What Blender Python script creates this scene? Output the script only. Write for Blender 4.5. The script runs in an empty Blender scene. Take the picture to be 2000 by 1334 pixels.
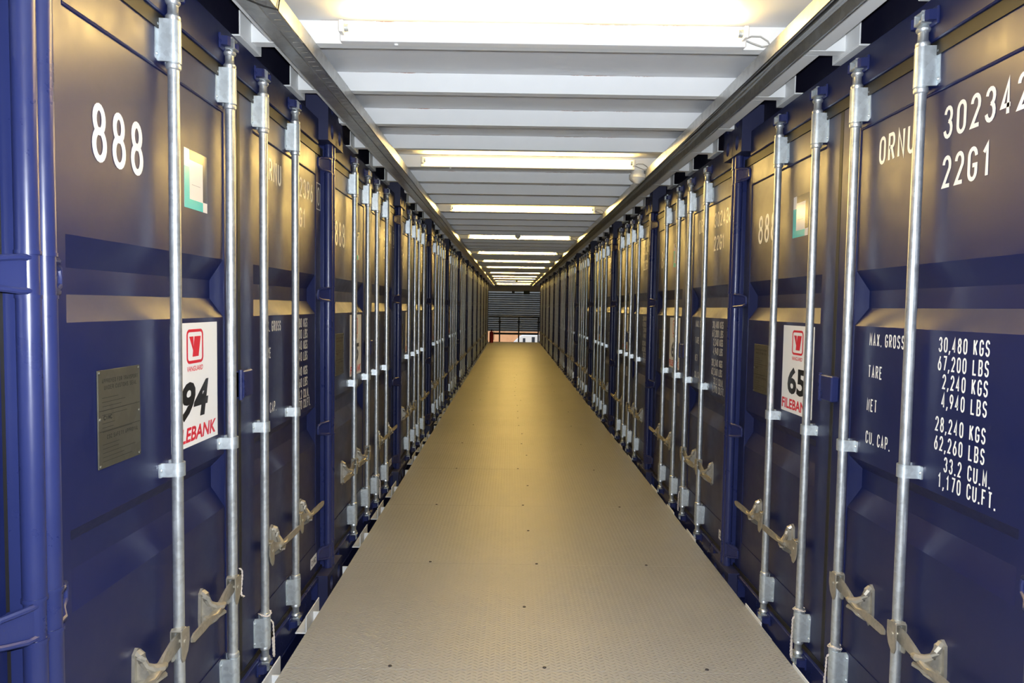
import bpy, bmesh, math, random
from mathutils import Vector, Matrix

# ---------------------------------------------------------------- camera, light, exposure
S = bpy.context.scene
COL = S.collection
CZ = 1.58                                   # eye height above the walkway
F, PITCH, YAW, ROLL = 1336.5, 0.0506, 0.0021, 0.0147
cam_d = bpy.data.cameras.new('camera'); cam = bpy.data.objects.new('camera', cam_d); COL.objects.link(cam)
cam_d.sensor_fit = 'HORIZONTAL'; cam_d.sensor_width = 36.0; cam_d.lens = F / 2000 * 36.0
cam_d.clip_start = 0.02; cam_d.clip_end = 400
cp, sp, cy_, sy_ = math.cos(PITCH), math.sin(PITCH), math.cos(YAW), math.sin(YAW)
R0 = Vector((cy_, -sy_, 0)); FW = Vector((cp*sy_, cp*cy_, -sp)); U0 = Vector((sp*sy_, sp*cy_, cp)); D0 = -U0
cr, sr = math.cos(ROLL), math.sin(ROLL)
RV = cr*R0 - sr*D0; DV = sr*R0 + cr*D0; UV = -DV
M = Matrix((RV, UV, -FW)).transposed().to_4x4(); M.translation = Vector((0, 0, CZ))
cam.matrix_world = M
S.camera = cam

TUBE_COL = (1.0, 0.655, 0.185, 1); TUBE_STR = 100.0
# the on-camera flash the picture was taken with: a small lamp just above the lens
fl_d = bpy.data.lights.new('camera_flash', 'AREA'); fl_d.shape = 'DISK'; fl_d.size = 0.07
fl_d.energy = 122.0; fl_d.color = (0.88, 0.93, 1.0)
fl = bpy.data.objects.new('camera_flash', fl_d); COL.objects.link(fl)
FM = Matrix((R0, U0, -FW)).transposed().to_4x4(); FM.translation = Vector((0, 0.03, CZ + 0.085)); fl.matrix_world = FM
# daylight outside the far roller door
sun_d = bpy.data.lights.new('sun', 'SUN'); sun_d.energy = 3.0; sun_d.angle = 0.01; sun_d.color = (1, 0.93, 0.82)
sun = bpy.data.objects.new('sun', sun_d); COL.objects.link(sun); sun.rotation_euler = (math.radians(38), 0, math.radians(25))
W = bpy.data.worlds.new('world'); S.world = W; W.use_nodes = True
W.node_tree.nodes['Background'].inputs[0].default_value = (0.75, 0.86, 1.0, 1)
W.node_tree.nodes['Background'].inputs[1].default_value = 1.0
S.view_settings.view_transform = 'Standard'; S.view_settings.look = 'None'
S.view_settings.exposure = 0.0; S.view_settings.gamma = 1.0; S.view_settings.use_curve_mapping = False
S.cycles.max_bounces = 8; S.cycles.diffuse_bounces = 4; S.cycles.glossy_bounces = 4
S.cycles.sample_clamp_indirect = 6.0

# ---------------------------------------------------------------- materials
def mat(name, col, rough=0.5, metal=0.0, spec=0.5, emit=None, estr=0.0, coat=0.0):
    m = bpy.data.materials.new(name); m.use_nodes = True
    b = m.node_tree.nodes['Principled BSDF']
    b.inputs['Base Color'].default_value = (*col, 1); b.inputs['Roughness'].default_value = rough
    b.inputs['Metallic'].default_value = metal; b.inputs['Specular IOR Level'].default_value = spec
    b.inputs['Coat Weight'].default_value = coat
    if emit: b.inputs['Emission Color'].default_value = emit; b.inputs['Emission Strength'].default_value = estr
    return m
class NT:
    def __init__(s, m): s.t = m.node_tree; s.n = s.t.nodes; s.l = s.t.links; s.b = s.n['Principled BSDF']
    def new(s, ty, **k):
        n = s.n.new(ty)
        for a, v in k.items(): setattr(n, a, v)
        return n
    def math(s, op, a, b=None, c=None):
        n = s.n.new('ShaderNodeMath'); n.operation = op
        for i, v in enumerate((a, b, c)):
            if v is None: continue
            if isinstance(v, (int, float)): n.inputs[i].default_value = v
            else: s.l.new(v, n.inputs[i])
        return n.outputs[0]
    def noise(s, scale, detail=3, rough=0.55, vec=None, dist=0):
        n = s.n.new('ShaderNodeTexNoise'); n.inputs['Scale'].default_value = scale; n.inputs['Detail'].default_value = detail
        n.inputs['Roughness'].default_value = rough; n.inputs['Distortion'].default_value = dist
        if vec is not None: s.l.new(vec, n.inputs['Vector'])
        return n.outputs['Fac']
    def obj(s): return s.n.new('ShaderNodeTexCoord').outputs['Object']
    def ramp(s, fac, stops):
        r = s.n.new('ShaderNodeValToRGB'); e = r.color_ramp.elements
        e[0].position, e[0].color = stops[0][0], (*stops[0][1], 1); e[1].position, e[1].color = stops[-1][0], (*stops[-1][1], 1)
        for p, c in stops[1:-1]:
            q = e.new(p); q.color = (*c, 1)
        s.l.new(fac, r.inputs[0]); return r.outputs[0]
    def rng(s, fac, a, b, c, d):
        n = s.n.new('ShaderNodeMapRange'); s.l.new(fac, n.inputs[0])
        for i, v in enumerate((a, b, c, d)): n.inputs[i+1].default_value = v
        return n.outputs[0]
    def bump(s, h, strength, dist):
        n = s.n.new('ShaderNodeBump'); n.inputs['Strength'].default_value = strength; n.inputs['Distance'].default_value = dist
        s.l.new(h, n.inputs['Height']); s.l.new(n.outputs[0], s.b.inputs['Normal'])
    def to(s, sock, name): s.l.new(sock, s.b.inputs[name])

def paint(name, c1, c2, rough, wear=None, bumpd=0.0006):
    m = mat(name, c1, rough); t = NT(m); o = t.obj()
    n = t.noise(1.7, 4, 0.6, o)
    stops = [(0.3, c1), (0.75, c2)]
    col = t.ramp(n, stops)
    if wear:
        w = t.noise(26, 6, 0.7, o, 0.6)
        f = t.rng(w, 0.66, 0.74, 0, 1)
        mx = t.new('ShaderNodeMix', data_type='RGBA'); t.l.new(f, mx.inputs[0]); t.l.new(col, mx.inputs[6]); mx.inputs[7].default_value = (*wear, 1)
        col = mx.outputs[2]
    t.to(col, 'Base Color')
    r = t.noise(9, 5, 0.65, o); t.to(t.rng(r, 0.3, 0.7, rough - 0.05, rough + 0.07), 'Roughness')
    b = t.noise(3.2, 2, 0.5, o); t.bump(b, 0.35, bumpd)
    return m
NAVY = paint('navy_container_paint', (0.0055, 0.0095, 0.052), (0.007, 0.0115, 0.060), 0.36, bumpd=0.004)
NAVYF = paint('navy_frame_paint', (0.014, 0.020, 0.082), (0.019, 0.026, 0.100), 0.30, wear=(0.035, 0.032, 0.055))
CAST = paint('worn_casting_paint', (0.013, 0.017, 0.062), (0.020, 0.023, 0.066), 0.5, wear=(0.085, 0.045, 0.025))
DNAVY = paint('dark_navy_paint', (0.006, 0.006, 0.020), (0.009, 0.009, 0.027), 0.5)
RUST = paint('rust_edge', (0.30, 0.14, 0.06), (0.45, 0.26, 0.13), 0.85)
GASK = mat('rubber_gasket', (0.014, 0.013, 0.011), 0.5, 0, 0.35)
LETTER = mat('white_lettering', (0.80, 0.80, 0.74), 0.32)
WHITE = paint('white_steel_paint', (0.74, 0.76, 0.76), (0.82, 0.83, 0.83), 0.42, bumpd=0.001)
def joist_mat():        # white paint with thin rust bleeding where the web meets the sheet
    m = paint('white_joist_paint', (0.74, 0.76, 0.76), (0.82, 0.83, 0.83), 0.42, bumpd=0.001); t = NT(m); o = t.obj()
    s = t.new('ShaderNodeSeparateXYZ'); t.l.new(o, s.inputs[0])
    n = t.noise(5, 3, 0.6, o); n2 = t.noise(60, 4, 0.7, o)
    lim = t.math('ADD', t.math('MULTIPLY', t.rng(n, 0.5, 0.68, 0, 1), -0.0035), 0.0928)
    f = t.math('MULTIPLY', t.math('GREATER_THAN', s.outputs[2], lim), t.rng(n2, 0.42, 0.5, 0, 1))
    mx = t.new('ShaderNodeMix', data_type='RGBA'); t.l.new(f, mx.inputs[0]); t.l.new(t.b.inputs['Base Color'].links[0].from_socket, mx.inputs[6]); mx.inputs[7].default_value = (0.34, 0.17, 0.10, 1)
    t.to(mx.outputs[2], 'Base Color'); return m
JOISTM = joist_mat()
# ceiling sheet
CEIL = paint('white_ceiling_sheet', (0.66, 0.67, 0.69), (0.74, 0.75, 0.76), 0.45, bumpd=0.003)
GREYW = paint('hall_wall_paint', (0.32, 0.32, 0.30), (0.40, 0.40, 0.38), 0.7)

def galv(name, base, rough, metal=0.85, scale=70):
    m = mat(name, base, rough, metal); t = NT(m); o = t.obj()
    v = t.new('ShaderNodeTexVoronoi'); v.inputs['Scale'].default_value = scale; t.l.new(o, v.inputs['Vector'])
    sep = t.new('ShaderNodeSeparateColor'); t.l.new(v.outputs['Color'], sep.inputs[0])
    d = tuple(c*0.86 for c in base); e = tuple(min(1, c*1.06) for c in base)
    n = t.noise(11, 5, 0.7, o)
    f = t.math('ADD', t.math('MULTIPLY', sep.outputs[0], 0.4), t.math('MULTIPLY', n, 0.6))
    t.to(t.ramp(f, [(0.3, d), (0.7, e)]), 'Base Color')
    t.to(t.rng(n, 0.3, 0.7, rough - 0.07, rough + 0.1), 'Roughness'); t.bump(n, 0.3, 0.0012)
    return m
GALV = galv('galvanised_bar', (0.66, 0.70, 0.72), 0.36)
GALVB = galv('galvanised_bracket', (0.62, 0.68, 0.71), 0.40, 0.75)
IRON = galv('dull_cast_handle', (0.46, 0.43, 0.36), 0.42, 0.7)
TRAY = galv('galvanised_tray', (0.62, 0.62, 0.60), 0.36, 0.9, 30)
TRAYD = mat('tray_inside', (0.12, 0.12, 0.12), 0.6, 0.5)
PLATE = galv('tarnished_plate', (0.082, 0.078, 0.060), 0.5, 0.5, 20)
PLTXT = mat('plate_engraving', (0.006, 0.006, 0.006), 0.8)
PAPER = mat('sticker_white', (0.80, 0.80, 0.79), 0.35)
RED = mat('sticker_red', (0.62, 0.018, 0.035), 0.35)
BLACK = mat('sticker_black', (0.008, 0.008, 0.009), 0.35)
TEAL = mat('sticker_teal', (0.045, 0.50, 0.50), 0.25)
DKST = mat('sticker_charcoal', (0.035, 0.035, 0.05), 0.2)
STW = mat('sticker_gloss_white', (0.78, 0.76, 0.72), 0.16)
GREYT = mat('sticker_grey_print', (0.28, 0.28, 0.30), 0.3)
LAMPW = mat('lamp_white_enamel', (0.82, 0.82, 0.80), 0.35)
TUBE = mat('lit_tube', (1, 1, 1), 0.4, emit=TUBE_COL, estr=TUBE_STR)
CABLE = mat('grey_cable', (0.30, 0.31, 0.31), 0.5)
PLAST = mat('white_plastic', (0.70, 0.70, 0.67), 0.4)
DARKM = mat('black_rail_paint', (0.015, 0.014, 0.013), 0.45)
REDP = mat('extinguisher_red', (0.34, 0.010, 0.012), 0.3)
ROPE = mat('seal_cord', (0.62, 0.55, 0.49), 0.8)
OLIVE = paint('olive_lintel_paint', (0.55, 0.51, 0.40), (0.62, 0.58, 0.46), 0.7)
def shut_mat():
    m = mat('shutter_slats', (0.34, 0.35, 0.35), 0.42, 0.6); t = NT(m)
    n = t.noise(2.0, 4, 0.6, t.obj()); t.to(t.ramp(n, [(0.3, (0.55, 0.56, 0.56)), (0.7, (0.72, 0.72, 0.70))]), 'Base Color'); return m
SHUT = shut_mat()
TAN = paint('tan_ground', (0.52, 0.30, 0.16), (0.64, 0.40, 0.24), 0.9)
CONC = paint('concrete', (0.20, 0.19, 0.17), (0.28, 0.26, 0.24), 0.85)
VANW = mat('van_white', (0.82, 0.86, 0.90), 0.3)
GLASS = mat('van_glass', (0.05, 0.06, 0.08), 0.08)
BOLT = mat('dark_screw', (0.04, 0.04, 0.05), 0.5, 0.5)

def tread():
    m = mat('grey_tread_plate', (0.30, 0.29, 0.27), 0.42, 0.0, 0.65); t = NT(m); o = t.obj()
    s = t.new('ShaderNodeSeparateXYZ'); t.l.new(o, s.inputs[0]); X, Y = s.outputs[0], s.outputs[1]
    P = 0.0245
    u = t.math('DIVIDE', X, P); par = t.math('MODULO', t.math('FLOOR', t.math('ADD', u, 4000)), 2)
    v = t.math('ADD', t.math('DIVIDE', Y, P), t.math('MULTIPLY', par, 0.5))
    fx = t.math('SUBTRACT', t.math('FRACT', t.math('ADD', u, 4000)), 0.5); fy = t.math('SUBTRACT', t.math('FRACT', t.math('ADD', v, 4000)), 0.5)
    sg = t.math('SUBTRACT', t.math('MULTIPLY', par, 2), 1)
    fxs = t.math('MULTIPLY', fx, sg)
    a = t.math('ADD', t.math('MULTIPLY', fxs, 0.80), t.math('MULTIPLY', fy, 0.60)); b = t.math('SUBTRACT', t.math('MULTIPLY', fxs, 0.60), t.math('MULTIPLY', fy, 0.80))
    q = t.math('ADD', t.math('POWER', t.math('DIVIDE', a, 0.50), 2), t.math('POWER', t.math('DIVIDE', b, 0.17), 2))
    h = t.math('MAXIMUM', t.math('SUBTRACT', 1, q), 0)
    bp = t.new('ShaderNodeBump'); bp.inputs['Strength'].default_value = 0.9; bp.inputs['Distance'].default_value = 0.0030
    t.l.new(h, bp.inputs['Height'])
    mp = t.new('ShaderNodeMapping'); mp.inputs['Scale'].default_value = (0.7, 2.6, 1); t.l.new(o, mp.inputs[0])
    wv = t.noise(1.0, 2, 0.5, mp.outputs[0])             # slight buckling of the sheets
    b2 = t.new('ShaderNodeBump'); b2.inputs['Strength'].default_value = 0.5; b2.inputs['Distance'].default_value = 0.012
    t.l.new(wv, b2.inputs['Height']); t.l.new(bp.outputs[0], b2.inputs['Normal']); t.l.new(b2.outputs[0], t.b.inputs['Normal'])
    n = t.noise(0.9, 5, 0.6, o); n2 = t.noise(14, 5, 0.7, o)
    f = t.math('ADD', t.math('MULTIPLY', n, 0.6), t.math('MULTIPLY', n2, 0.4))
    t.to(t.ramp(f, [(0.32, (0.315, 0.315, 0.30)), (0.68, (0.375, 0.375, 0.36))]), 'Base Color')
    t.to(t.rng(n2, 0.3, 0.7, 0.37, 0.47), 'Roughness')
    return m
TREAD = tread()

# ---------------------------------------------------------------- mesh helpers
class MB:
    def __init__(s): s.v = []; s.f = []
    def add(s, vs, fs):
        n = len(s.v); s.v += [tuple(v) for v in vs]; s.f += [tuple(i+n for i in f) for f in fs]; return s
    def box(s, x0, x1, y0, y1, z0, z1):
        if x0 > x1: x0, x1 = x1, x0
        if y0 > y1: y0, y1 = y1, y0
        if z0 > z1: z0, z1 = z1, z0
        return s.add([(x0,y0,z0),(x1,y0,z0),(x1,y1,z0),(x0,y1,z0),(x0,y0,z1),(x1,y0,z1),(x1,y1,z1),(x0,y1,z1)],
              [(0,3,2,1),(4,5,6,7),(0,1,5,4),(1,2,6,5),(2,3,7,6),(3,0,4,7)])
    def bbox(s, x0, x1, y0, y1, z0, z1, b=0.004):     # box with chamfered edges
        bm = bmesh.new(); t = MB().box(x0, x1, y0, y1, z0, z1); vs = [bm.verts.new(v) for v in t.v]
        for f in t.f: bm.faces.new([vs[i] for i in f])
        bmesh.ops.bevel(bm, geom=bm.edges[:], offset=b, segments=1, affect='EDGES', profile=0.5)
        bm.verts.ensure_lookup_table(); bm.verts.index_update()
        s.add([v.co for v in bm.verts], [[v.index for v in f.verts] for f in bm.faces]); bm.free(); return s
    def prism(s, poly, axis, a0, a1):
        # poly: 2D list; axis 'x': pts are (y,z); 'y': (x,z); 'z': (x,y)
        def mk(p, a):
            return {'x': (a, p[0], p[1]), 'y': (p[0], a, p[1]), 'z': (p[0], p[1], a)}[axis]
        n = len(poly); vs = [mk(p, a0) for p in poly] + [mk(p, a1) for p in poly]
        fs = [tuple(range(n)), tuple(range(2*n-1, n-1, -1))] + [(i, i+n, (i+1) % n + n, (i+1) % n) for i in range(n)]
        return s.add(vs, fs)
    def cyl(s, p0, p1, r, n=12, r1=None, caps=True):
        p0, p1 = Vector(p0), Vector(p1); d = (p1-p0).normalized(); r1 = r if r1 is None else r1
        a = d.orthogonal().normalized(); b = d.cross(a)
        vs = []
        for p, rr in ((p0, r), (p1, r1)):
            for i in range(n):
                t = 2*math.pi*i/n; vs.append(p + a*math.cos(t)*rr + b*math.sin(t)*rr)
        fs = [(i, (i+1) % n, (i+1) % n + n, i+n) for i in range(n)]
        if caps: fs += [tuple(range(n-1, -1, -1)), tuple(range(n, 2*n))]
        return s.add(vs, fs)
    def lathe(s, prof, c=(0, 0), n=16, squash=1.0):      # prof: (r,z) along z axis at (x,y)=c
        vs = []; m = len(prof)
        for r, z in prof:
            for i in range(n):
                t = 2*math.pi*i/n; vs.append((c[0]+r*math.cos(t), c[1]+r*math.sin(t)*squash, z))
        fs = [(j*n+i, j*n+(i+1) % n, (j+1)*n+(i+1) % n, (j+1)*n+i) for j in range(m-1) for i in range(n)]
        fs += [tuple(range(n-1, -1, -1)), tuple(range((m-1)*n, m*n))]
        return s.add(vs, fs)
    def tube(s, pts, r, n=8):
        pts = [Vector(p) for p in pts]; rings = []; up = Vector((0.13, 0.31, 0.94))
        for i, p in enumerate(pts):
            d = (pts[min(i+1, len(pts)-1)] - pts[max(i-1, 0)]).normalized()
            a = d.cross(up)
            if a.length < 1e-4: a = d.orthogonal()
            a.normalize(); b = d.cross(a)
            rr = r[i] if isinstance(r, (list, tuple)) else r
            rings.append([p + a*math.cos(2*math.pi*k/n)*rr + b*math.sin(2*math.pi*k/n)*rr for k in range(n)])
        vs = [v for g in rings for v in g]
        fs = [(j*n+i, j*n+(i+1) % n, (j+1)*n+(i+1) % n, (j+1)*n+i) for j in range(len(pts)-1) for i in range(n)]
        fs += [tuple(range(n-1, -1, -1)), tuple(range((len(pts)-1)*n, len(pts)*n))]
        return s.add(vs, fs)
    def mesh(s, name, m, smooth=True, ang=32):
        me = bpy.data.meshes.new(name); me.from_pydata(s.v, [], s.f); me.materials.append(m)
        bm = bmesh.new(); bm.from_mesh(me); bmesh.ops.recalc_face_normals(bm, faces=bm.faces[:]); bm.to_mesh(me); bm.free()
        if smooth:
            me.polygons.foreach_set('use_smooth', [True]*len(me.polygons)); me.set_sharp_from_angle(angle=math.radians(s.ang if hasattr(s, 'ang') else ang))
        me.update(); return me
def link(name, me, parent=None, loc=None, **tags):
    o = bpy.data.objects.new(name, me); COL.objects.link(o)
    if parent: o.parent = parent
    if loc: o.location = loc
    for k, v in tags.items(): o[k] = v
    return o
def thing(name, label, cat, loc=(0, 0, 0), rz=0, group=None):
    o = bpy.data.objects.new(name, None); COL.objects.link(o); o.location = loc; o.rotation_euler = (0, 0, rz)
    o.empty_display_size = 0.1; o['label'] = label; o['category'] = cat
    if group: o['group'] = group
    return o
CACHE = {}
def part(name, key, build, m, parent, loc=None, **tags):
    if key not in CACHE: CACHE[key] = build().mesh(name, m)
    return link(name, CACHE[key], parent, loc, **tags)
def struct(name, mb, m, **k): return link(name, mb.mesh(name, m), kind='structure', **k)
ORD = ['first', 'second', 'third', 'fourth', 'fifth', 'sixth', 'seventh', 'eighth', 'ninth', 'tenth', 'eleventh', 'twelfth', 'thirteenth']
TENS = {2: 'twenty', 3: 'thirty', 4: 'forty', 5: 'fifty'}
def ordinal(n):                             # 1 -> first
    more = ['fourteenth', 'fifteenth', 'sixteenth', 'seventeenth', 'eighteenth', 'nineteenth']
    if n <= 13: return ORD[n-1]
    if n <= 19: return more[n-14]
    t, u = divmod(n, 10)
    return TENS[t] + '-' + ORD[u-1] if u else {2: 'twentieth', 3: 'thirtieth', 4: 'fortieth', 5: 'fiftieth'}[t]

# ---------------------------------------------------------------- stroke lettering (condensed container capitals)
def arc(cx, cy, rx, ry, a0, a1, n=10):
    return [(cx + rx*math.cos(math.radians(a0+(a1-a0)*i/n)), cy + ry*math.sin(math.radians(a0+(a1-a0)*i/n))) for i in range(n+1)]
G = {}
G['0'] = [(arc(.5, .75, .5, .25, 0, 180) + arc(.5, .25, .5, .25, 180, 360), True)]
G['O'] = G['0']
G['1'] = [([(.12, .76), (.55, .97), (.55, 0)], False)]
G['2'] = [(arc(.5, .74, .5, .26, 175, 0) + [(.97, .62), (.04, 0.02), (1, 0.02)], False)]
G['3'] = [(arc(.5, .75, .47, .25, 170, -80), False), (arc(.5, .27, .5, .27, 85, -170), False)]
G['4'] = [([(.72, 0), (.72, 1), (.0, .26), (1, .26)], False)]
G['5'] = [([(.95, 1), (.12, 1), (.05, .55)] + arc(.5, .31, .5, .31, 130, -165), False)]
G['6'] = [([(.72, 1), (.04, .42)], False), (arc(.5, .29, .5, .29, 0, 360, 20), True)]
G['7'] = [([(0, 1), (1, 1), (.35, 0)], False)]
G['8'] = [(arc(.5, .76, .42, .24, 0, 360, 20), True), (arc(.5, .27, .5, .27, 0, 360, 20), True)]
G['9'] = [([(.28, 0), (.96, .58)], False), (arc(.5, .71, .5, .29, 0, 360, 20), True)]
G['A'] = [([(0, 0), (.5, 1), (1, 0)], False), ([(.17, .3), (.83, .3)], False)]
G['B'] = [([(0, .5), (.6, .5)] + arc(.6, .75, .36, .25, -90, 90) + [(0, 1), (0, 0)] + arc(.6, .25, .4, .25, -90, 90), False)]
G['C'] = [(arc(.5, .75, .5, .25, 0, 180) + arc(.5, .25, .5, .25, 180, 360), False)]
G['E'] = [([(1, 1), (0, 1), (0, 0), (1, 0)], False), ([(0, .52), (.8, .52)], False)]
G['F'] = [([(1, 1), (0, 1), (0, 0)], False), ([(0, .52), (.8, .52)], False)]
G['G'] = [(arc(.5, .75, .5, .25, 0, 180) + arc(.5, .25, .5, .25, 180, 360) + [(1, .45), (.5, .45)], False)]
G['K'] = [([(0, 0), (0, 1)], False), ([(1, 1), (.05, .42)], False), ([(.3, .6), (1, 0)], False)]
G['L'] = [([(0, 1), (0, 0), (1, 0)], False)]
G['M'] = [([(0, 0), (0, 1), (.5, .3), (1, 1), (1, 0)], False)]
G['N'] = [([(0, 0), (0, 1), (1, 0), (1, 1)], False)]
G['P'] = [([(0, 0), (0, 1), (.6, 1)] + arc(.6, .74, .4, .26, 90, -90) + [(0, .48)], False)]
G['R'] = [([(0, 0), (0, 1), (.6, 1)] + arc(.6, .75, .4, .25, 90, -90) + [(0, .5)], False), ([(.5, .5), (1, 0)], False)]
G['S'] = [(arc(.5, .75, .48, .25, 10, 235) + arc(.5, .25, .5, .25, 60, -170), False)]
G['T'] = [([(0, 1), (1, 1)], False), ([(.5, 1), (.5, 0)], False)]
G['U'] = [([(0, 1)] + arc(.5, .25, .5, .25, 180, 360) + [(1, 1)], False)]
G['V'] = [([(0, 1), (.5, 0), (1, 1)], False)]
G['X'] = [([(0, 0), (1, 1)], False), ([(0, 1), (1, 0)], False)]
G['I'] = [([(.5, 0), (.5, 1)], False)]
G['D'] = [([(0, 0), (0, 1), (.4, 1)] + arc(.45, .72, .55, .28, 90, 0) + arc(.45, .28, .55, .28, 0, -90) + [(0, 0)], False)]
G['Y'] = [([(0, 1), (.5, .5), (1, 1)], False), ([(.5, .5), (.5, 0)], False)]
def ribbon(mb, pts, closed, w, y):
    pts = [Vector(p) for p in pts]; cl = [pts[0]]
    for p in pts[1:]:
        if (p-cl[-1]).length > w*0.05: cl.append(p)
    if closed and (cl[0]-cl[-1]).length < w*0.3: cl.pop()
    pts = cl; n = len(pts); L = []; Rr = []
    for i in range(n):
        a = pts[i-1] if (i > 0 or closed) else None; b = pts[(i+1) % n] if (i < n-1 or closed) else None
        d1 = (pts[i]-a).normalized() if a is not None else None; d2 = (b-pts[i]).normalized() if b is not None else None
        if d1 is None: d1 = d2
        if d2 is None: d2 = d1
        t = (d1+d2); t = t.normalized() if t.length > 1e-3 else d1
        nn = Vector((-t.y, t.x)); k = nn.dot(Vector((-d1.y, d1.x))); k = w/2/max(k, 0.42)
        L.append(pts[i]+nn*k); Rr.append(pts[i]-nn*k)
    vs = [(p.x, y, p.y) for p in L] + [(p.x, y, p.y) for p in Rr]
    m = n if closed else n-1
    mb.add(vs, [(i, (i+1) % n, (i+1) % n + n, i+n) for i in range(m)])
def letters(mb, text, x, z, h, pitch, w, y, right=False, st=None):
    st = st or h*0.15
    adv = [pitch*(0.55 if c in '.,' else 0.6 if c == ' ' else 1.0) for c in text]
    if right: x = x - sum(adv) + (pitch-w)
    for c, a in zip(text, adv):
        if c == '.': mb.add([(x, y, z), (x+st*1.1, y, z), (x+st*1.1, y, z+st*1.1), (x, y, z+st*1.1)], [(0, 1, 2, 3)])
        elif c == ',': mb.add([(x-st*.3, y, z-st), (x+st*.5, y, z-st), (x+st*1.2, y, z+st*1.1), (x+st*.1, y, z+st*1.1)], [(0, 1, 2, 3)])
        elif c != ' ':
            for q, (pts, cl) in enumerate(G[c]):
                ribbon(mb, [(x+st/2+px*(w-st), z+st/2+pz*(h-st)) for px, pz in pts], cl, st, y-q*0.0002)
        x += a
    return mb
def font_mesh(text, h, width, cx, z0, y, bold=0.0, shear=0.0):
    c = bpy.data.curves.new('t', 'FONT'); c.body = text; c.size = 1.0; c.offset = bold; c.shear = shear; c.resolution_u = 3
    o = bpy.data.objects.new('t', c); COL.objects.link(o); dg = bpy.context.evaluated_depsgraph_get(); dg.update()
    me = bpy.data.meshes.new_from_object(o.evaluated_get(dg)); bpy.data.objects.remove(o)
    xs = [v.co.x for v in me.vertices]; ys = [v.co.y for v in me.vertices]
    x0, x1, y0, y1 = min(xs), max(xs), min(ys), max(ys)
    mb = MB().add([(cx - width/2 + (v.co.x-x0)/(x1-x0)*width, y, z0 + (v.co.y-y0)/(y1-y0)*h) for v in me.vertices], [tuple(p.vertices) for p in me.polygons])
    bpy.data.meshes.remove(me); return mb

# ---------------------------------------------------------------- the shipping container
# local frame: x to the right when facing the doors, -y towards the walkway, y=0 on the axis of the locking bars, z from the container's base
HT = 2.711; PITCHW = 2.46; BASE = -0.10
YP, YFR = 0.040, 0.0355                   # door sheet and door frame planes
HINGES = (2.47, 1.735, 0.965, 0.235)
RODS = (0.1715, 0.598)
def b_body():
    return MB().box(-1.205, 1.205, 0.10, 6.0, 0.02, 2.69)
def b_post(s):
    m = MB(); x0, x1 = s*1.193, s*1.226
    m.bbox(x0, x1, -0.008, 0.10, 0.135, HT-0.126, 0.006)
    m.bbox(s*1.172, s*1.2, 0.052, 0.11, 0.135, HT-0.126, 0.003)
    # rounded hinge barrel run along the post, broken at each hinge
    zs = [0.135] + [z for h in sorted(HINGES) for z in (h-0.052, h+0.052)] + [HT-0.126]
    for a, b in zip(zs[::2], zs[1::2]): m.cyl((s*1.203, 0.0, a), (s*1.203, 0.0, b), 0.0245, 16)
    return m
def b_casting(s, top):
    z0, z1 = (HT-0.126, HT) if top else (0, 0.135)
    m = MB(); x0, x1 = s*1.065, s*1.229; zc = (z0+z1)/2; xc = (x0+x1)/2
    # front face with oval hole
    hw, hh, n = 0.030, 0.042, 20
    out = []; inn = []; bk = []
    for i in range(n):
        t = 2*math.pi*i/n; c, q = math.cos(t), math.sin(t); k = 1/max(abs(c)/(0.082), abs(q)/((z1-z0)/2))
        out.append((xc+c*k, -0.035, zc+q*k)); inn.append((xc+c*hw, -0.035, zc+q*hh)); bk.append((xc+c*hw, -0.008, zc+q*hh))
    m.add(out+inn+bk, [(i, (i+1) % n, (i+1) % n+n, i+n) for i in range(n)] + [(i+n, (i+1) % n+n, (i+1) % n+2*n, i+2*n) for i in range(n)])
    ring = [(xc-0.082, z0), (xc+0.082, z0), (xc+0.082, z1), (xc-0.082, z1)]
    vs = [(x, -0.035, z) for x, z in ring] + [(x, 0.14, z) for x, z in ring]
    m.add(vs, [(0, 1, 5, 4), (1, 2, 6, 5), (2, 3, 7, 6), (3, 0, 4, 7), (4, 5, 6, 7)])
    m.box(xc-0.05, xc+0.05, 0.04, 0.05, zc-0.05, zc+0.05)
    # corners of the front face outside the sampled outline
    for a, b in ((xc-0.082, z0), (xc+0.082, z0), (xc+0.082, z1), (xc-0.082, z1)):
        t0 = math.atan2(b-zc, a-xc)
        m.add([(a, -0.035, b), (a - math.copysign(0.03, a-xc), -0.035, b), (a, -0.035, b - math.copysign(0.03, b-zc))], [(0, 1, 2)])
    return m
def b_header():
    m = MB(); m.bbox(-1.066, 1.066, 0.018, 0.10, 2.558, 2.700, 0.004)
    m.box(-1.066, 1.066, 0.04, 0.2, 2.69, HT-0.006); return m
def b_sill():
    m = MB(); m.bbox(-0.93, 0.93, 0.018, 0.10, 0.0, 0.130, 0.004)
    for s in (-1, 1):
        m.box(s*0.93, s*1.066, 0.085, 0.10, 0.0, 0.13); m.bbox(s*0.93, s*1.066, 0.018, 0.10, 0.105, 0.130, 0.003)
        m.bbox(s*1.045, s*1.066, 0.018, 0.10, 0.0, 0.13, 0.003)
    return m
def b_keeper(top):
    z = 2.632 if top else 0.094; m = MB()
    m.bbox(-0.056, 0.056, 0.010, 0.020, z-0.028, z+0.028, 0.003)
    for s in (-1, 1):
        m.prism([(s*0.030, 0.012), (s*0.054, 0.012), (s*0.050, -0.012), (s*0.038, -0.020), (s*0.030, -0.014)], 'z', z-0.016, z+0.016)
    return m
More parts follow.
